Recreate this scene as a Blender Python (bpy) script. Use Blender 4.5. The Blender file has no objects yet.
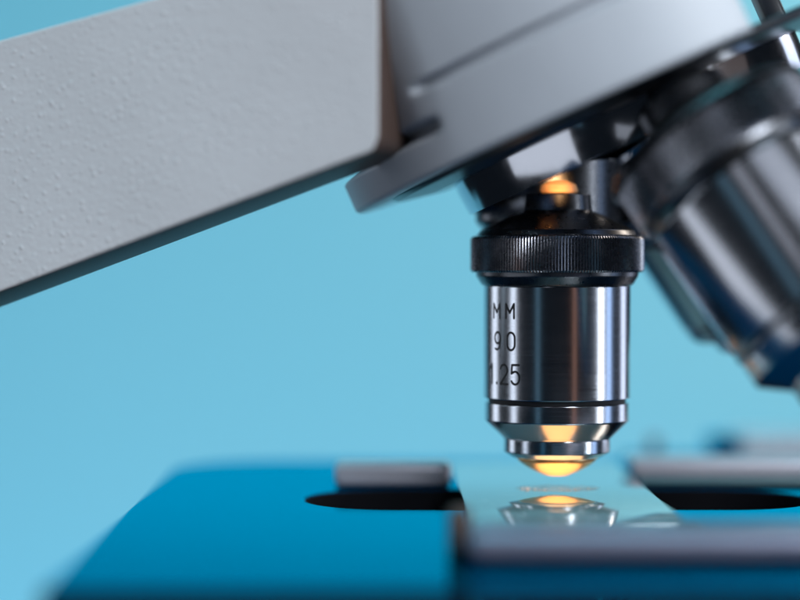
import bpy, bmesh, math, random
from mathutils import Vector, Matrix
random.seed(4)
S = 0.001                       # everything below is written in millimetres
R = math.radians
C = bpy.context.scene.collection

# ------------------------------------------------------------------ camera
cam_d = bpy.data.cameras.new('camera'); cam = bpy.data.objects.new('camera', cam_d); C.objects.link(cam)
bpy.context.scene.camera = cam
cam_d.sensor_width = 36; cam_d.lens = 96.8
cam_d.clip_start = 0.01; cam_d.clip_end = 20
cam.location = (-21.9*S, -300*S, 31.8*S)
cam.rotation_euler = (R(90-1.07), 0, 0)
cam_d.dof.use_dof = True
cam_d.dof.focus_distance = 290*S
cam_d.dof.aperture_fstop = 6.0
cam_d.dof.aperture_blades = 0

# ------------------------------------------------------------------ world, lamps, exposure
sc = bpy.context.scene
w = bpy.data.worlds.new('World'); sc.world = w; w.use_nodes = True
w.node_tree.nodes['Background'].inputs[0].default_value = (0.30, 0.42, 0.60, 1)
w.node_tree.nodes['Background'].inputs[1].default_value = 0.02
sc.view_settings.view_transform = 'Standard'; sc.view_settings.look = 'None'
sc.view_settings.exposure = 0.13; sc.view_settings.gamma = 1
sc.cycles.use_denoising = True
sc.cycles.max_bounces = 10; sc.cycles.sample_clamp_indirect = 6

def area(name, az, dist, z, sx, sy, power, col, aim=(0,0,20)):
    """az: degrees round the objective, 0 = towards the camera, + = to the right."""
    d = bpy.data.lights.new(name, 'AREA'); o = bpy.data.objects.new(name, d); C.objects.link(o)
    d.shape = 'RECTANGLE'; d.size = sx*S; d.size_y = sy*S; d.energy = power; d.color = col
    p = Vector((math.sin(R(az))*dist, -math.cos(R(az))*dist, z)); t = Vector(aim)
    o.location = p*S; o.rotation_euler = (t-p).to_track_quat('-Z', 'Y').to_euler()
    return o
area('window_key',   68, 700, 0, 75, 360, 0.7, (0.86,0.92,1.0))
area('window_key_soft', 84, 720, 0, 120, 360, 0.28, (0.42,0.62,1.0))
area('window_rear_right', 122, 560, 80, 150, 460, 0.45, (0.72,0.80,1.0))
area('window_left',  -76, 620, 150, 115, 440, 0.33, (0.80,0.88,1.0))
area('window_left_rear', -118, 560, 140, 150, 460, 0.4, (0.80,0.88,1.0))
area('brown_fill_strip',    23, 800, 40, 60, 400, 0.035, (1.0,0.50,0.34))  # added lamp standing in for a brown wall reflected in the barrel
area('taupe_fill',    50, 900, 300, 800, 330, 0.10, (1.0,0.78,0.72))  # added dim lamp that gives the nosepiece its taupe reflection
area('teal_fill_strip', -34, 800, 60, 90, 400, 0.03, (0.35,0.72,1.0))  # added dim lamp for the faint teal streak on the barrel
area('low_left_fill',  -62, 480, -160, 440, 170, 0.23, (0.85,0.90,1.0))  # added panel, reflected as the pale patch on the nosepiece skirt
area('low_front_fill',   0, 700, -130, 280, 80, 0.026, (0.85,0.90,1.0))  # added small panel for a second pale patch on the skirt
area('upper_fill',      15, 900, 830, 700, 330, 0.42, (0.80,0.86,1.0))  # added dim lamp panel that lightens the near objective
area('soft_left',   -20, 900, 440, 110, 260, 0.05, (0.85,0.88,1.0))  # added strip lamp for one more soft stripe on the near objective
area('high_right_fill',  72, 700, 640, 110, 260, 0.30, (0.88,0.92,1.0))  # added lamp for the bright stripe right on the near objective
area('front_softbox', 33, 840, 470, 480, 260, 0.86, (0.90,0.94,1.0)).data.spread = R(46)
area('backdrop_lamp', 128, 570, 350, 200, 200, 2.3, (1.0,0.84,0.68), aim=(200,620,20))
area('backdrop_lamp_left', -60, 200, 900, 500, 200, 4.2, (0.16,0.86,1.0), aim=(-240,680,40))

# ------------------------------------------------------------------ helpers
def mat(name, col=(0.5,0.5,0.5), rough=0.4, metal=0.0, **kw):
    m = bpy.data.materials.new(name); m.use_nodes = True
    b = m.node_tree.nodes['Principled BSDF']
    b.inputs['Base Color'].default_value = (*col, 1); b.inputs['Roughness'].default_value = rough
    b.inputs['Metallic'].default_value = metal
    for k, v in kw.items(): b.inputs[k].default_value = v
    return m
def N(m, t, **props):
    n = m.node_tree.nodes.new(t)
    for k, v in props.items(): setattr(n, k, v)
    return n
def L(m, a, ao, b, bi): m.node_tree.links.new(a.outputs[ao], b.inputs[bi])
def BS(m): return m.node_tree.nodes['Principled BSDF']
def add_noise_bump(m, scale, strength, dist, mapping=(1,1,1), detail=3, rough_var=None):
    tc = N(m,'ShaderNodeTexCoord'); mp = N(m,'ShaderNodeMapping'); mp.inputs['Scale'].default_value = mapping
    nz = N(m,'ShaderNodeTexNoise'); nz.inputs['Scale'].default_value = scale; nz.inputs['Detail'].default_value = detail
    bp = N(m,'ShaderNodeBump'); bp.inputs['Strength'].default_value = strength; bp.inputs['Distance'].default_value = dist*S
    L(m,tc,'Object',mp,'Vector'); L(m,mp,'Vector',nz,'Vector'); L(m,nz,'Fac',bp,'Height'); L(m,bp,'Normal',BS(m),'Normal')
    if rough_var:
        mr = N(m,'ShaderNodeMapRange'); mr.inputs['To Min'].default_value = rough_var[0]; mr.inputs['To Max'].default_value = rough_var[1]
        L(m,nz,'Fac',mr,'Value'); L(m,mr,'Result',BS(m),'Roughness')
    return bp

def obj(name, bm, m, parent=None, smooth=30, mats=None, flat=None):
    me = bpy.data.meshes.new(name); bm.to_mesh(me); bm.free()
    for mm in (mats or [m]): me.materials.append(mm)
    for p in me.polygons: p.use_smooth = True
    if smooth: me.set_sharp_from_angle(angle=R(smooth))
    if flat:
        for p in me.polygons:
            if max(abs(c) for c in p.normal) > flat: p.use_smooth = False
    o = bpy.data.objects.new(name, me); C.objects.link(o); o.parent = parent
    return o
def empty(name, loc=(0,0,0)):
    o = bpy.data.objects.new(name, None); C.objects.link(o); o.location = Vector(loc)*S
    o.empty_display_size = 0.01
    return o
def tag(o, label, cat, group=None):
    o['label'] = label; o['category'] = cat
    if group: o['group'] = group

def chamfer(profile, c=0.12):
    """small cut at each corner of an open profile, so edges catch the light"""
    out = [profile[0]]
    for i in range(1, len(profile)-1):
        p, q, r = (Vector(profile[j]) for j in (i-1, i, i+1))
        a, b = (p-q), (r-q)
        if a.length < 1e-6 or b.length < 1e-6 or a.normalized().dot(b.normalized()) < -0.985: out.append(tuple(q)); continue
        k = min(c, a.length*0.35, b.length*0.35)
        q1, q2 = q+a.normalized()*k, q+b.normalized()*k
        mid = (q1+q2)*0.5*0.5 + q*0.5
        out += [tuple(q1), tuple(mid), tuple(q2)]
    out.append(profile[-1])
    sup = [out[0]]                      # support loops keep the shading of long faces true
    for p, q in zip(out, out[1:]):
        P_, Q_ = Vector(p), Vector(q); l = (Q_-P_).length
        if l > 0.4: sup += [tuple(P_.lerp(Q_, 0.04/l)), tuple(Q_.lerp(P_, 0.04/l))]
        sup.append(q)
    return sup
def lathe_bm(profile, seg=160, c=0.12, rfun=None, bm=None):
    """profile: (radius, z) from one end to the other; ends on the axis are closed"""
    bm = bm or bmesh.new(); pr = chamfer(profile, c) if c else profile
    rings = []
    for r, z in pr:
        if r < 1e-6: rings.append([bm.verts.new((0,0,z*S))]); continue
        rings.append([bm.verts.new(((rfun(r,z,k/seg) if rfun else r)*math.cos(2*math.pi*k/seg)*S,
                                    (rfun(r,z,k/seg) if rfun else r)*math.sin(2*math.pi*k/seg)*S, z*S)) for k in range(seg)])
    for A, B in zip(rings, rings[1:]):
        for k in range(seg):
            a, b = A[k % len(A)], A[(k+1) % len(A)]; d, e = B[k % len(B)], B[(k+1) % len(B)]
            vs = []
            for v in (a, b, e, d):
                if v not in vs: vs.append(v)
            if len(vs) > 2:
                try: bm.faces.new(vs)
                except ValueError: pass
    bmesh.ops.recalc_face_normals(bm, faces=bm.faces)
    return bm
def rounded_poly(pts, radii, n=10):
    out = []
    m = len(pts)
    for i in range(m):
        p, q, r = Vector(pts[i-1]), Vector(pts[i]), Vector(pts[(i+1) % m]); rad = radii[i] if isinstance(radii, (list,tuple)) else radii
        if rad <= 0: out.append(tuple(q)); continue
        a, b = (p-q).normalized(), (r-q).normalized(); ang = a.angle(b)
        t = rad/math.tan(ang/2); cc = q + (a+b).normalized()*rad/math.sin(ang/2)
        s, e = q+a*t-cc, q+b*t-cc
        a0 = math.atan2(s.y, s.x); d = (math.atan2(e.y, e.x)-a0+math.pi) % (2*math.pi) - math.pi
        for k in range(n+1):
            x = a0+d*k/n; out.append((cc.x+rad*math.cos(x), cc.y+rad*math.sin(x)))
    return out
def plate_bm(loops, z0, z1, bev=0.3, seg=3):
    """flat plate from closed outlines (the first outer, the rest holes) with rounded edges"""
    cu = bpy.data.curves.new('tmp', 'CURVE'); cu.dimensions = '2D'; cu.fill_mode = 'BOTH'
    for lp in loops:
        sp = cu.splines.new('POLY'); sp.points.add(len(lp)-1); sp.use_cyclic_u = True
        for p, q in zip(sp.points, lp): p.co = (q[0], q[1], 0, 1)
    cu.extrude = (z1-z0)/2-bev; cu.bevel_depth = bev; cu.bevel_resolution = seg; cu.offset = -bev
    o = bpy.data.objects.new('tmp', cu); C.objects.link(o)
    me = bpy.data.meshes.new_from_object(o.evaluated_get(bpy.context.evaluated_depsgraph_get()))
    bm = bmesh.new(); bm.from_mesh(me)
    bmesh.ops.remove_doubles(bm, verts=bm.verts, dist=1e-4)
    for v in bm.verts: v.co.z += (z0+z1)/2
    bmesh.ops.scale(bm, vec=(S,S,S), verts=bm.verts)
    bpy.data.objects.remove(o); bpy.data.curves.remove(cu); bpy.data.meshes.remove(me)
    bmesh.ops.recalc_face_normals(bm, faces=bm.faces)
    return bm
def box_bm(x0,x1,y0,y1,z0,z1,bev=0.4,seg=3,bm=None):
    bm = bm or bmesh.new()
    r = bmesh.ops.create_cube(bm, size=1)
    for v in r['verts']: v.co = Vector(((x0+x1)/2+v.co.x*(x1-x0), (y0+y1)/2+v.co.y*(y1-y0), (z0+z1)/2+v.co.z*(z1-z0)))*S
    if bev:
        es = list({e for v in r['verts'] for e in v.link_edges})
        bmesh.ops.bevel(bm, geom=es, offset=bev*S, segments=seg, affect='EDGES', profile=0.5)
    return bm

# ------------------------------------------------------------------ materials
chrome = mat('chrome', (0.50,0.52,0.56), 0.10, 1.0)
add_noise_bump(chrome, 900, 0.02, 0.02, detail=2, rough_var=(0.07,0.15))
# turned steel: fine rings round the axis spread reflections along it
steel = mat('turned_steel', (0.52,0.54,0.58), 0.14, 1.0, **{'Anisotropic':0.5})
tn = N(steel,'ShaderNodeTangent', direction_type='RADIAL', axis='Z'); L(steel,tn,'Tangent',BS(steel),'Tangent')
add_noise_bump(steel, 260, 0.10, 0.02, mapping=(0.6,0.6,40), detail=4, rough_var=(0.10,0.24))
blackened = mat('blackened_steel', (0.10,0.105,0.115), 0.28, 1.0)
add_noise_bump(blackened, 1500, 0.05, 0.02, rough_var=(0.22,0.36))
knurl_m = mat('knurled_steel', (0.21,0.22,0.25), 0.25, 1.0)
add_noise_bump(knurl_m, 1200, 0.08, 0.02, rough_var=(0.2,0.34))
brass = mat('lens_mount_brass', (0.90,0.62,0.32), 0.38, 1.0)
add_noise_bump(brass, 800, 0.05, 0.02, mapping=(1,1,20), rough_var=(0.28,0.42))
thread_m = mat('thread_glint_orange', (0.9,0.55,0.28), 0.6, 0.1)  # orange in the colour imitates a warm reflection
grey_m = mat('grey_anodised', (0.46,0.47,0.54), 0.3, 0.45, **{'Specular IOR Level':0.8})
glass = mat('lens_glass', (0.9,0.95,1.0), 0.02, 0.0, **{'Transmission Weight':0.6,'IOR':1.6})
ink = mat('engraving_fill', (0.006,0.007,0.01), 0.6)
black = mat('black_enamel', (0.010,0.013,0.018), 0.32)
add_noise_bump(black, 700, 0.08, 0.05)
matte = mat('matte_black', (0.003,0.0035,0.005), 0.8, 0.0, **{'Specular IOR Level':0.05})
# crinkle paint: light grey with small raised blisters
def paint(name, col, bump=0.5, k=1.0):
    m = mat(name, col, 0.42, 0.0)
    tc = N(m,'ShaderNodeTexCoord')
    n0 = N(m,'ShaderNodeTexNoise'); n0.inputs['Scale'].default_value = 420; n0.inputs['Detail'].default_value = 1
    vm = N(m,'ShaderNodeVectorMath', operation='MULTIPLY_ADD'); vm.inputs[1].default_value = (0.0010,)*3
    L(m,tc,'Object',n0,'Vector'); L(m,n0,'Color',vm,0); L(m,tc,'Object',vm,2)
    vo = N(m,'ShaderNodeTexVoronoi'); vo.inputs['Scale'].default_value = 900*k; vo.inputs['Randomness'].default_value = 1
    L(m,vm,0,vo,'Vector')
    mr = N(m,'ShaderNodeMapRange', interpolation_type='SMOOTHSTEP'); mr.inputs['From Min'].default_value = 0.0; mr.inputs['From Max'].default_value = 0.5
    mr.inputs['To Min'].default_value = 1; mr.inputs['To Max'].default_value = 0; L(m,vo,'Distance',mr,'Value')
    sel = N(m,'ShaderNodeSeparateColor'); L(m,vo,'Color',sel,'Color')
    gt = N(m,'ShaderNodeMapRange'); gt.inputs['From Min'].default_value = 0.15; gt.inputs['From Max'].default_value = 1.0; L(m,sel,'Red',gt,'Value')
    mu = N(m,'ShaderNodeMath', operation='MULTIPLY'); L(m,mr,'Result',mu,0); L(m,gt,'Result',mu,1)
    n2 = N(m,'ShaderNodeTexNoise'); n2.inputs['Scale'].default_value = 900; n2.inputs['Detail'].default_value = 3; L(m,tc,'Object',n2,'Vector')
    ad = N(m,'ShaderNodeMath', operation='MULTIPLY_ADD'); ad.inputs[1].default_value = 0.7; L(m,n2,'Fac',ad,0); L(m,mu,0,ad,2)
    bp = N(m,'ShaderNodeBump'); bp.inputs['Strength'].default_value = bump; bp.inputs['Distance'].default_value = 0.18*S
    L(m,ad,0,bp,'Height'); L(m,bp,'Normal',BS(m),'Normal')
    # faint uneven tone of an old paint coat
    n3 = N(m,'ShaderNodeTexNoise'); n3.inputs['Scale'].default_value = 55; n3.inputs['Detail'].default_value = 4; L(m,tc,'Object',n3,'Vector')
    mx = N(m,'ShaderNodeMix', data_type='RGBA'); mx.inputs['A'].default_value = (*[c*0.84 for c in col],1); mx.inputs['B'].default_value = (*[min(1,c*1.06) for c in col],1)
    L(m,n3,'Fac',mx,'Factor'); L(m,mx,'Result',BS(m),'Base Color')
    return m
arm_paint = paint('crinkled_grey_paint', (0.55,0.56,0.585), 0.55, 1.25)
head_paint = paint('satin_grey_paint', (0.44,0.48,0.53), 0.12)
strip_m = mat('shade_and_pin_brown', (0.065,0.042,0.034), 0.5)  # the clamp pin's own brown; on the arm, shade put into the colour
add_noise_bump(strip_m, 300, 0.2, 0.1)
stage_top = mat('stage_blue_lacquer', (0.0,0.028,0.075), 0.5, 0.0, **{'Specular IOR Level':0.0})
def gloss_over(m, col, rough, ior, gain, power=1):
    """reflecting coat over the base, stronger at grazing angles"""
    g = N(m,'ShaderNodeBsdfGlossy'); g.inputs['Color'].default_value = (*col,1); g.inputs['Roughness'].default_value = rough
    f = N(m,'ShaderNodeFresnel'); f.inputs['IOR'].default_value = ior
    k = N(m,'ShaderNodeMath', operation='MULTIPLY', use_clamp=False); k.inputs[1].default_value = gain; L(m,f,'Fac',k,0)
    x = N(m,'ShaderNodeMixShader'); pw = N(m,'ShaderNodeMath', operation='POWER', use_clamp=True); pw.inputs[1].default_value = power; L(m,k,'Value',pw,0); L(m,pw,'Value',x,0); L(m,BS(m),'BSDF',x,1); L(m,g,'BSDF',x,2)
    L(m,x,'Shader',m.node_tree.nodes['Material Output'],'Surface')
gloss_over(stage_top, (0.0,0.54,0.77), 0.045, 1.5, 1.92, 3.0)
bar_m = mat('satin_nickel', (0.46,0.42,0.52), 0.24, 1.0)
add_noise_bump(bar_m, 500, 0.05, 0.03, mapping=(0.2,4,4), rough_var=(0.18,0.3))
slide_m = mat('slide_glass', (0.40,0.72,0.78), 0.05, 0.0, **{'Transmission Weight':0.5,'IOR':1.5,'Specular IOR Level':0.5})
gloss_over(slide_m, (0.96,0.97,0.95), 0.02, 1.9, 1.3)
backdrop_m = mat('backdrop_paper', (0.25,0.605,0.76), 0.9)
add_noise_bump(backdrop_m, 60, 0.05, 0.5)

# ------------------------------------------------------------------ backdrop: a sheet of blue paper curving forward under the microscope
bm = bmesh.new(); prof = [(620,600),(620,-120)]
prof += [(620-60+60*math.cos(a), -120-60*math.sin(a)) for a in [R(10*i) for i in range(1,10)]] + [(420,-180)]
vs = [[bm.verts.new((x*S, y*S, z*S)) for y, z in prof] for x in (-420,-140,140,420)]
for a, b in zip(vs, vs[1:]):
    for i in range(len(prof)-1): bm.faces.new((a[i],b[i],b[i+1],a[i+1]))
o = obj('backdrop', bm, backdrop_m, smooth=60); o['kind'] = 'structure'

# ------------------------------------------------------------------ microscope
mic = empty('microscope', (0,0,-180))
tag(mic, 'laboratory microscope with light grey painted arm, chrome objectives and a glossy blue stage', 'microscope')
OFF = Vector((0,0,180))*S                     # parts are written with the slide's upper face at z = 0
def part(name, bm, m, parent=mic, loc=(0,0,0), rot=None, **kw):
    o = obj(name, bm, m, parent, **kw)
    M = Matrix.Translation(Vector(loc)*S + (OFF if parent is mic else Vector()))
    if rot is not None: M = M @ rot.to_4x4()
    o.matrix_local = M
    return o

# ---- stage with its oblong opening
outline = rounded_poly([(-58.2,-86),(60,-86),(60,58),(-58.2,58)], [2.5,2.5,16,16], 14)
slot = rounded_poly([(-35,-14),(35,-14),(35,12),(-35,12)], 12.95, 20)
bm = plate_bm([outline, slot], -6.5, -1.5, 0.5)
for f in bm.faces: f.material_index = 0 if f.normal.z > 0.75 else 1
stage = part('stage', bm, None, mats=[stage_top, matte], smooth=25, flat=0.999)
part('condenser', lathe_bm([(0,-9.5),(9,-9.5),(12,-12),(12,-22),(17,-22),(17,-40),(0,-40)]), matte)
part('stage_bracket', box_bm(-20,20,20,90,-30,-7,2), black)

# ---- objective: local z = height above the slide when in working position
def objective(loc, direction, engraved, scale=(1,1,1)):
    body = part('objective_lens', lathe_bm([(0,12.56),(9.6,12.56),(10.2,12.62),(10.2,28.15),(9.9,28.3),(0,28.3)], 200, 0.10), steel)
    ring = lambda nm, prof, m, **k: part(nm, lathe_bm(prof, 200, **k), m, parent=body)
    ring('front_collar', [(0,7.0),(7.5,7.0),(7.6,7.15),(10.05,9.5),(10.05,11.95),(9.7,12.0),(0,12.0)], steel)
    ring('groove', [(0,11.9),(9.55,11.9),(9.55,12.7),(0,12.7)], ink, c=0)
    ring('nose_ring', [(0,4.3),(5.7,4.3),(6.3,4.42),(7.4,5.1),(7.4,6.95),(7.1,7.05),(0,7.05)], steel)
    ring('lens_mount', [(0,1.95),(1.2,1.9),(1.55,1.75),(2.1,1.98),(3.2,2.42),(4.4,3.08),(5.3,3.75),(5.45,3.95),(5.0,4.02),(5.0,4.12),(5.75,4.15),(5.75,4.32),(0,4.32)], brass, c=0.05)
    part('lens_tip', lathe_bm([(0,1.62),(0.6,1.68),(1.1,1.88),(1.1,1.96),(0,1.96)], 48, 0.02), glass, parent=body)
    ring('neck', [(0,28.2),(10.35,28.2),(10.6,28.45),(11.25,29.5),(11.35,30.15),(0,30.15)], blackened)
    n = 176
    tri = lambda r, z, t: r - (0.19*abs(((t*n) % 1)-0.5)*2 if r > 11.9 else 0)
    part('knurled_ring', lathe_bm([(0,30.1),(11.75,30.1),(12.05,30.35),(12.05,34.7),(11.75,35.0),(11.3,35.2),(0,35.2)], n*6, 0, tri), knurl_m, parent=body)
    ring('shoulder', [(0,35.15),(11.2,35.15),(10.7,35.9),(6.0,38.2),(4.9,38.6),(4.7,40.9),(0,40.95)], blackened)
    ring('thread', [(0,40.9),(2.9,40.9),(3.2,41.05),(3.3,41.4),(3.1,42.2),(2.4,42.8),(0,43)], thread_m if engraved else black)
    if engraved:
        e = part('engraving', engraving_bm(), ink, parent=body)
    z = -Vector(direction).normalized()
    x = Vector((0,1,0)).cross(z).normalized(); y = z.cross(x)
    rot = Matrix((x, y, z)).transposed()
    body.matrix_local = Matrix.Translation((Vector(loc) - rot @ Vector((0,0,32.4)))*S + OFF) @ rot.to_4x4()
    body.matrix_local = Matrix.Translation(Vector(loc)*S + OFF) @ rot.to_4x4() @ Matrix.Diagonal((*scale,1)) @ Matrix.Translation(Vector((0,0,-32.4))*S)
    return body

# engraved strokes, drawn as single-line letters laid round the barrel
def arc(cx, cy, rx, ry, a0, a1, n=14): return [(cx+rx*math.cos(R(a0+(a1-a0)*i/n)), cy+ry*math.sin(R(a0+(a1-a0)*i/n))) for i in range(n+1)]
GL = {'M': [[(0,0),(0,1),(.45,.38),(.9,1),(.9,0)]],
      '9': [arc(.35,.68,.33,.32,0,360,22), [(.68,.68),(.66,.40),(.52,.12),(.30,0),(.08,.06)]],
      '0': [[(.68,.68),(.68,.32)]+arc(.35,.32,.33,.32,0,-180,10)+[(.02,.68)]+arc(.35,.68,.33,.32,180,0,10)],
      '1': [[(0,.74),(.26,1),(.26,0)]],
      '.': [[(0,0),(0,.06)]],
      '2': [arc(.34,.70,.33,.30,165,-30,12)+[(.02,0),(.70,0)]],
      '5': [[(.64,1),(.10,1),(.06,.56)]+arc(.34,.33,.33,.33,128,-150,14)]}
def engraving_bm():
    bm = bmesh.new(); rad = 10.2; wd = 0.155
    def P(s, z, k): a = s/rad; return bm.verts.new((rad+k)*S*Vector((math.sin(a), -math.cos(a), 0)) + Vector((0,0,z*S)))
    lines = [(23.85, 1.95, [('M',-58.0),('M',-43.0)]), (19.5, 2.4, [('9',-57.0),('0',-42.0)]), (14.85, 2.65, [('1',-66.0),('.',-58.0),('2',-49.2),('5',-38.0)])]
    n = 0
    for z0, h, chars in lines:
        for ch, deg in chars:
            s0 = R(deg)*rad; gw = max(p[0] for st in GL[ch] for p in st)
            for st in GL[ch]:
                pts = [(s0+(x-gw/2)*h*0.80, z0+y*h) for x, y in st]
                for a, b in zip(pts, pts[1:]):
                    a, b = Vector(a), Vector(b); d = b-a
                    if d.length < 1e-5: continue
                    t = d.normalized(); nn = Vector((-t.y, t.x))*wd; n += 1; k = 0.012+0.0006*(n % 7)
                    q = max(1, int(d.length/0.35))
                    for i in range(q):
                        u, v = a+d*i/q, a+d*(i+1)/q
                        bm.faces.new([P(*(u+nn),k), P(*(u-nn),k), P(*(v-nn),k), P(*(v+nn),k)])
                for p in pts:
                    p = Vector(p); n += 1; k = 0.018+0.0006*(n % 7)
                    bm.faces.new([P(p.x+wd*math.cos(R(45*j)), p.y+wd*math.sin(R(45*j)), k) for j in range(8)])
    bmesh.ops.recalc_face_normals(bm, faces=bm.faces)
    return bm
NEAR = ((18.6,-30,44.6), (.52,-.30,-.80)); FAR = ((17.5,18,43.0), (.55,.38,-.743))
ob0 = objective((0,0,32.4), (0,0,-1), True); ob0['label'] = 'chrome objective pointing straight down at the slide, engraved MM 90 1.25'
ob1 = objective(*NEAR, False, (1.28,1.28,1.15)); 
for ch in ob1.children:
    if ch.name.split('.')[0] in ('knurled_ring', 'neck'): ch.scale = (0.89,0.89,1)
ob1['label'] = 'out of focus chrome objective tilted towards the viewer'
ob2 = objective(*FAR, False); ob2['label'] = 'objective tilted away behind the nearer one'

# ---- revolving nosepiece and head share an axis leaning 24 degrees
T = 24
ax = Vector((math.sin(R(T)),0,-math.cos(R(T)))); hx = Vector((math.cos(R(T)),0,math.sin(R(T))))
ROT = Matrix((hx, Vector((0,1,0)), -ax)).transposed()      # local z = up along the axis
CEN = (8.7,0,54.3)
nose = part('nosepiece', lathe_bm([(0,-1.4),(26,-1.4)]+[(26-0.35*(t/10)**2,-1.4-0.5*t) for t in range(1,11)]+[(22.5,-6.4),(22,-5.6),(0,-5.6)], 220, 0), chrome, loc=CEN, rot=ROT)
part('collar', lathe_bm([(0,0.8),(34,0.8),(34.8,0.4),(34.8,-0.1),(34,-0.7),(29,-1.6),(0,-1.6)], 200, 0.2), black, parent=nose)
# ports the objectives screw into
def port(loc, direction):
    z = -Vector(direction).normalized(); x = Vector((0,1,0)).cross(z).normalized(); y = z.cross(x)
    rot = Matrix((x, y, z)).transposed()
    inv = (Matrix.Translation(Vector(CEN)*S) @ ROT.to_4x4()).inverted()
    o = part('port', lathe_bm([(3.2,42.5),(9.8,42.5),(10.4,43),(10.4,44.6),(0,44.6)], 96, 0.2), chrome, parent=nose)
    o.matrix_local = inv @ Matrix.Translation((Vector(loc) - rot @ Vector((0,0,32.4)))*S) @ rot.to_4x4()
port(*FAR)

part('socket', lathe_bm([(0,36.0),(9.4,36.0),(10.5,37.2),(10.5,46),(0,46)], 90, 0.3), blackened, loc=(-0.6,8.2,0))

# ---- head: grey casting round the same axis, flattened on its far end, two grooves cut into it
def head_bm():
    bm = bmesh.new(); seg = 360
    zs = [0, 0.15, 0.5]+[0.5+i*0.25 for i in range(1,60)]+[15.5+i*4 for i in range(1,16)]
    rings = []
    def sm(x): x = max(0, min(1, x)); return x*x*(3-2*x)
    for z in zs:
        ring = []
        for k in range(seg):
            t = 2*math.pi*k/seg; r = 40.0
            if z < 0.5: r -= 0.5-z if z else 0.7
            cu, cv = math.cos(t), math.sin(t)
            u = cu*r
            # slit above the flange, only at the arm's side
            if cv < 0.35:
                r -= 3.2*sm((-25.5-u)/2.0)*sm(1-abs(z-5.6)/1.3)*1.0
                if u < -25: r -= 0.9*sm((-27-u)/6)*sm((z-5.6)/1.0)
            # long groove
            if cv < 0: r -= 1.5*sm((u+27.5)/1.6)*sm(1.5-abs(z-10.7)/0.55)
            # the rim above the groove sits a little proud
            r += 0.12*sm((z-11.0)/0.8)*sm((u+28)/3) if z > 11 else 0
            x, y = r*cu, r*cv
            if x > 13.5: x = 13.5 + (x-13.5)*0.02
            ring.append(bm.verts.new((x*S, y*S, z*S)))
        rings.append(ring)
    for A, B in zip(rings, rings[1:]):
        for k in range(seg): bm.faces.new((A[k],A[(k+1)%seg],B[(k+1)%seg],B[k]))
    bm.faces.new(rings[0]); bm.faces.new(rings[-1][::-1])
    bmesh.ops.recalc_face_normals(bm, faces=bm.faces)
    return bm
head = part('head', head_bm(), head_paint, loc=CEN, rot=ROT, smooth=50)
part('tube_post', box_bm(20.5,23.3,-13,-8,0.5,50,0.6), black, parent=head)

# ---- arm: crinkle painted casting coming up to the head
# drawn in its own plane from the end at the head: lower edge climbs 17 degrees, upper edge 12
low = lambda x: 45.6+x*0.342
upp = lambda x: 71.8+x*0.212
pts = rounded_poly([(-130,low(-130)),(0,low(0)),(0,upp(0)),(-130,upp(-130))], [4,2.6,4,4], 10)
armrot = Matrix.Rotation(R(-18),3,'Z') @ Matrix.Rotation(R(90),3,'X')
bm = plate_bm([pts], -13, 0, 0.4, 4)
for f in bm.faces:                        # dark brown painted on end and underside for gap shadow and warm reflection
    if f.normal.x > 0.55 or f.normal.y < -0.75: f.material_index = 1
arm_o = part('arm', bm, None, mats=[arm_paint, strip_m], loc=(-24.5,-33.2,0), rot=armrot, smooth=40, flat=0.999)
# ---- mechanical slide holder on the stage
holder_m = mat('worn_nickel', (0.20,0.20,0.27), 0.34, 0.55)
add_noise_bump(holder_m, 400, 0.1, 0.04, mapping=(0.3,3,3), rough_var=(0.28,0.42))
fb = part('slide_holder_bar', box_bm(-14.5,75,-65,-54,-1.4,2.0,1.5,6), holder_m, flat=0.9995)
part('clamp_pin', lathe_bm([(0,-1.4),(1.3,-1.4),(1.3,3.2),(0.9,3.7),(0,3.7)], 40), strip_m, parent=fb, loc=(-15.2,-57,0))
part('stop_pin', lathe_bm([(0,-1.4),(1.7,-1.4),(1.7,0.2),(0,0.4)], 40), black, parent=fb, loc=(13.0,-41,0))
part('slide_finger', box_bm(-31.5,-14.3,14,22,-1.4,1.9,0.9,4), grey_m, flat=0.9995)
rr = part('rear_rail', box_bm(13.6,75,29,40,-1.4,1.1,0.8,4), grey_m, flat=0.9995)
part('rail_reflection', box_bm(13.9,74,14.5,28.9,-1.45,-0.95,0.15,2), black, parent=rr)  # black strip standing in for the rail's dark reflection in the stage
cb = part('carriage_block', box_bm(38,95,78,96,-14,0.6,1.0,3), grey_m, flat=0.9995)
part('carriage_end', box_bm(33.5,37.8,76,92,-14,0.3,0.8,3), stage_top, parent=cb)
part('carriage_plate', box_bm(18,33.3,78,90,-6,-3.2,0.6,3), stage_top, parent=cb)
part('carriage_screw', lathe_bm([(0,-3.2),(1.1,-3.2),(1.1,0.2),(0,0.3)], 32), bar_m, parent=cb, loc=(23.5,84,0))

# ------------------------------------------------------------------ slide lying on the stage
sl = empty('microscope_slide', (0,0,-1.5)); sl.rotation_euler = (0,0,R(0.7))
tag(sl, 'clear glass slide lying on the blue stage right under the engraved objective', 'glass slide')
s1 = obj('glass_plate', box_bm(-13.6,12.6,-38,38,0.02,1.36,0.12,2), slide_m, sl)
smear_m = mat('specimen_smear', (0.85,0.86,0.84), 0.5, 0.0, **{'Alpha':0.35})
nz = N(smear_m,'ShaderNodeTexNoise'); nz.inputs['Scale'].default_value = 600; tc = N(smear_m,'ShaderNodeTexCoord'); L(smear_m,tc,'Object',nz,'Vector')
mr = N(smear_m,'ShaderNodeMapRange'); mr.inputs['From Min'].default_value=0.35; mr.inputs['From Max'].default_value=0.7; mr.inputs['To Min'].default_value=0.08; mr.inputs['To Max'].default_value=0.42
L(smear_m,nz,'Fac',mr,'Value'); L(smear_m,mr,'Result',BS(smear_m),'Alpha')
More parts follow.
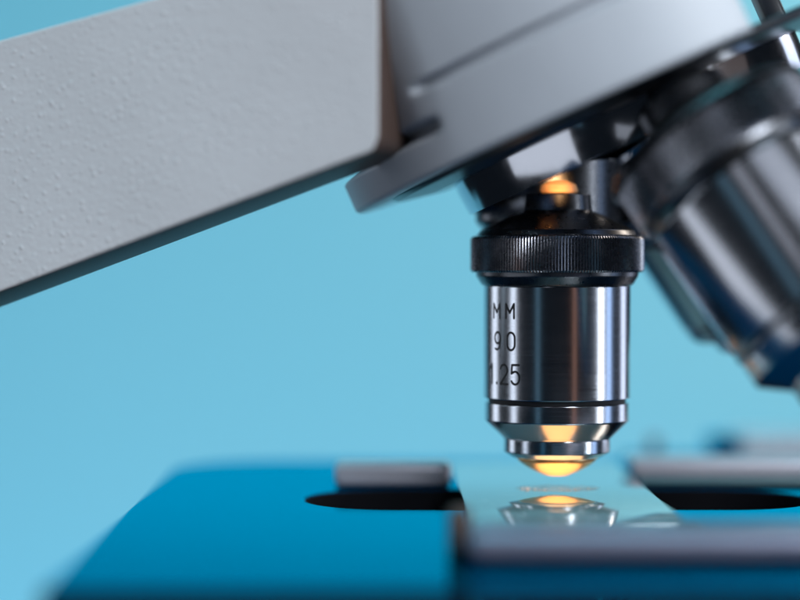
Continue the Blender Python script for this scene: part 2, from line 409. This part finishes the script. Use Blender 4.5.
bm = bmesh.new(); rows = []
for q in range(1, 9):
    f = q/8; rows.append([bm.verts.new(((5.9+0.15*math.sin(3*a+1))*f*math.cos(a)*S, (4.4+0.1*math.sin(4*a))*f*math.sin(a)*S, (1.375+0.09*(1-f*f))*S)) for a in [2*math.pi*i/90 for i in range(90)]])
bm.faces.new(rows[0])
for A, B in zip(rows, rows[1:]):
    for k in range(90): bm.faces.new((A[k],B[k],B[(k+1)%90],A[(k+1)%90]))
bmesh.ops.recalc_face_normals(bm, faces=bm.faces)
sp = obj('specimen', bm, smear_m, sl)
bead = mat('sparkle_white', (0.95,0.95,0.92), 0.25, 0.2)  # white beads put in as sparkles on the slide
for bx, by, br in ((-4.9,-1.2,.10),(-4.3,-1.6,.16),(-3.9,-0.9,.08),(-3.2,-1.9,.09),(-1.9,-2.3,.07),(2.4,-2.1,.08),(4.4,-0.6,.07)):
    bb = bmesh.new(); bmesh.ops.create_uvsphere(bb, u_segments=16, v_segments=8, radius=br*1.9*S)
    bo = obj('sparkle_bead', bb, bead, sp); bo.location = Vector((bx,by,1.46))*S

# ---- microscope lamp as a disc on the slide; the other warm lamps are added
def spot(name, loc, aim, power, ang, blend, col, rad):
    d = bpy.data.lights.new(name, 'SPOT'); o = bpy.data.objects.new(name, d); C.objects.link(o)
    d.energy = power; d.spot_size = R(ang); d.spot_blend = blend; d.color = col; d.shadow_soft_size = rad*S
    p, t = Vector(loc), Vector(aim); o.location = p*S; o.rotation_euler = (t-p).to_track_quat('-Z','Y').to_euler()
spot('nosepiece_glint', (14,-200,22), (0,-3,42.0), 3.6, 1.3, 0.6, (1.0,0.50,0.20), 1.0)  # added spot that makes the orange glint above the shoulder
d = bpy.data.lights.new('condenser_beam','AREA'); o = bpy.data.objects.new('condenser_beam', d); C.objects.link(o)
d.shape = 'DISK'; d.size = 9*S; d.energy = 0.00036; d.color = (1.0,0.52,0.20); d.spread = R(140)
o.location = Vector((0.2,-2.5,0.1))*S; o.rotation_euler = (math.pi,0,0)
d = bpy.data.lights.new('chamfer_fill','AREA'); o = bpy.data.objects.new('chamfer_fill', d); C.objects.link(o)  # added lamp that warms the front collar's chamfer
d.shape = 'ELLIPSE'; d.size = 9*S; d.size_y = 5*S; d.energy = 0.00013; d.color = (1.0,0.42,0.11); d.spread = R(120)
o.location = Vector((0,-8.6,0.1))*S; o.rotation_euler = (math.pi,0,0)
spot('side_glint', (-40,-200,0), (10.0,-26,37.6), 7.0, 0.9, 0.8, (1.0,0.36,0.06), 1.0)  # added spot for the orange dot beside the near objective's ring
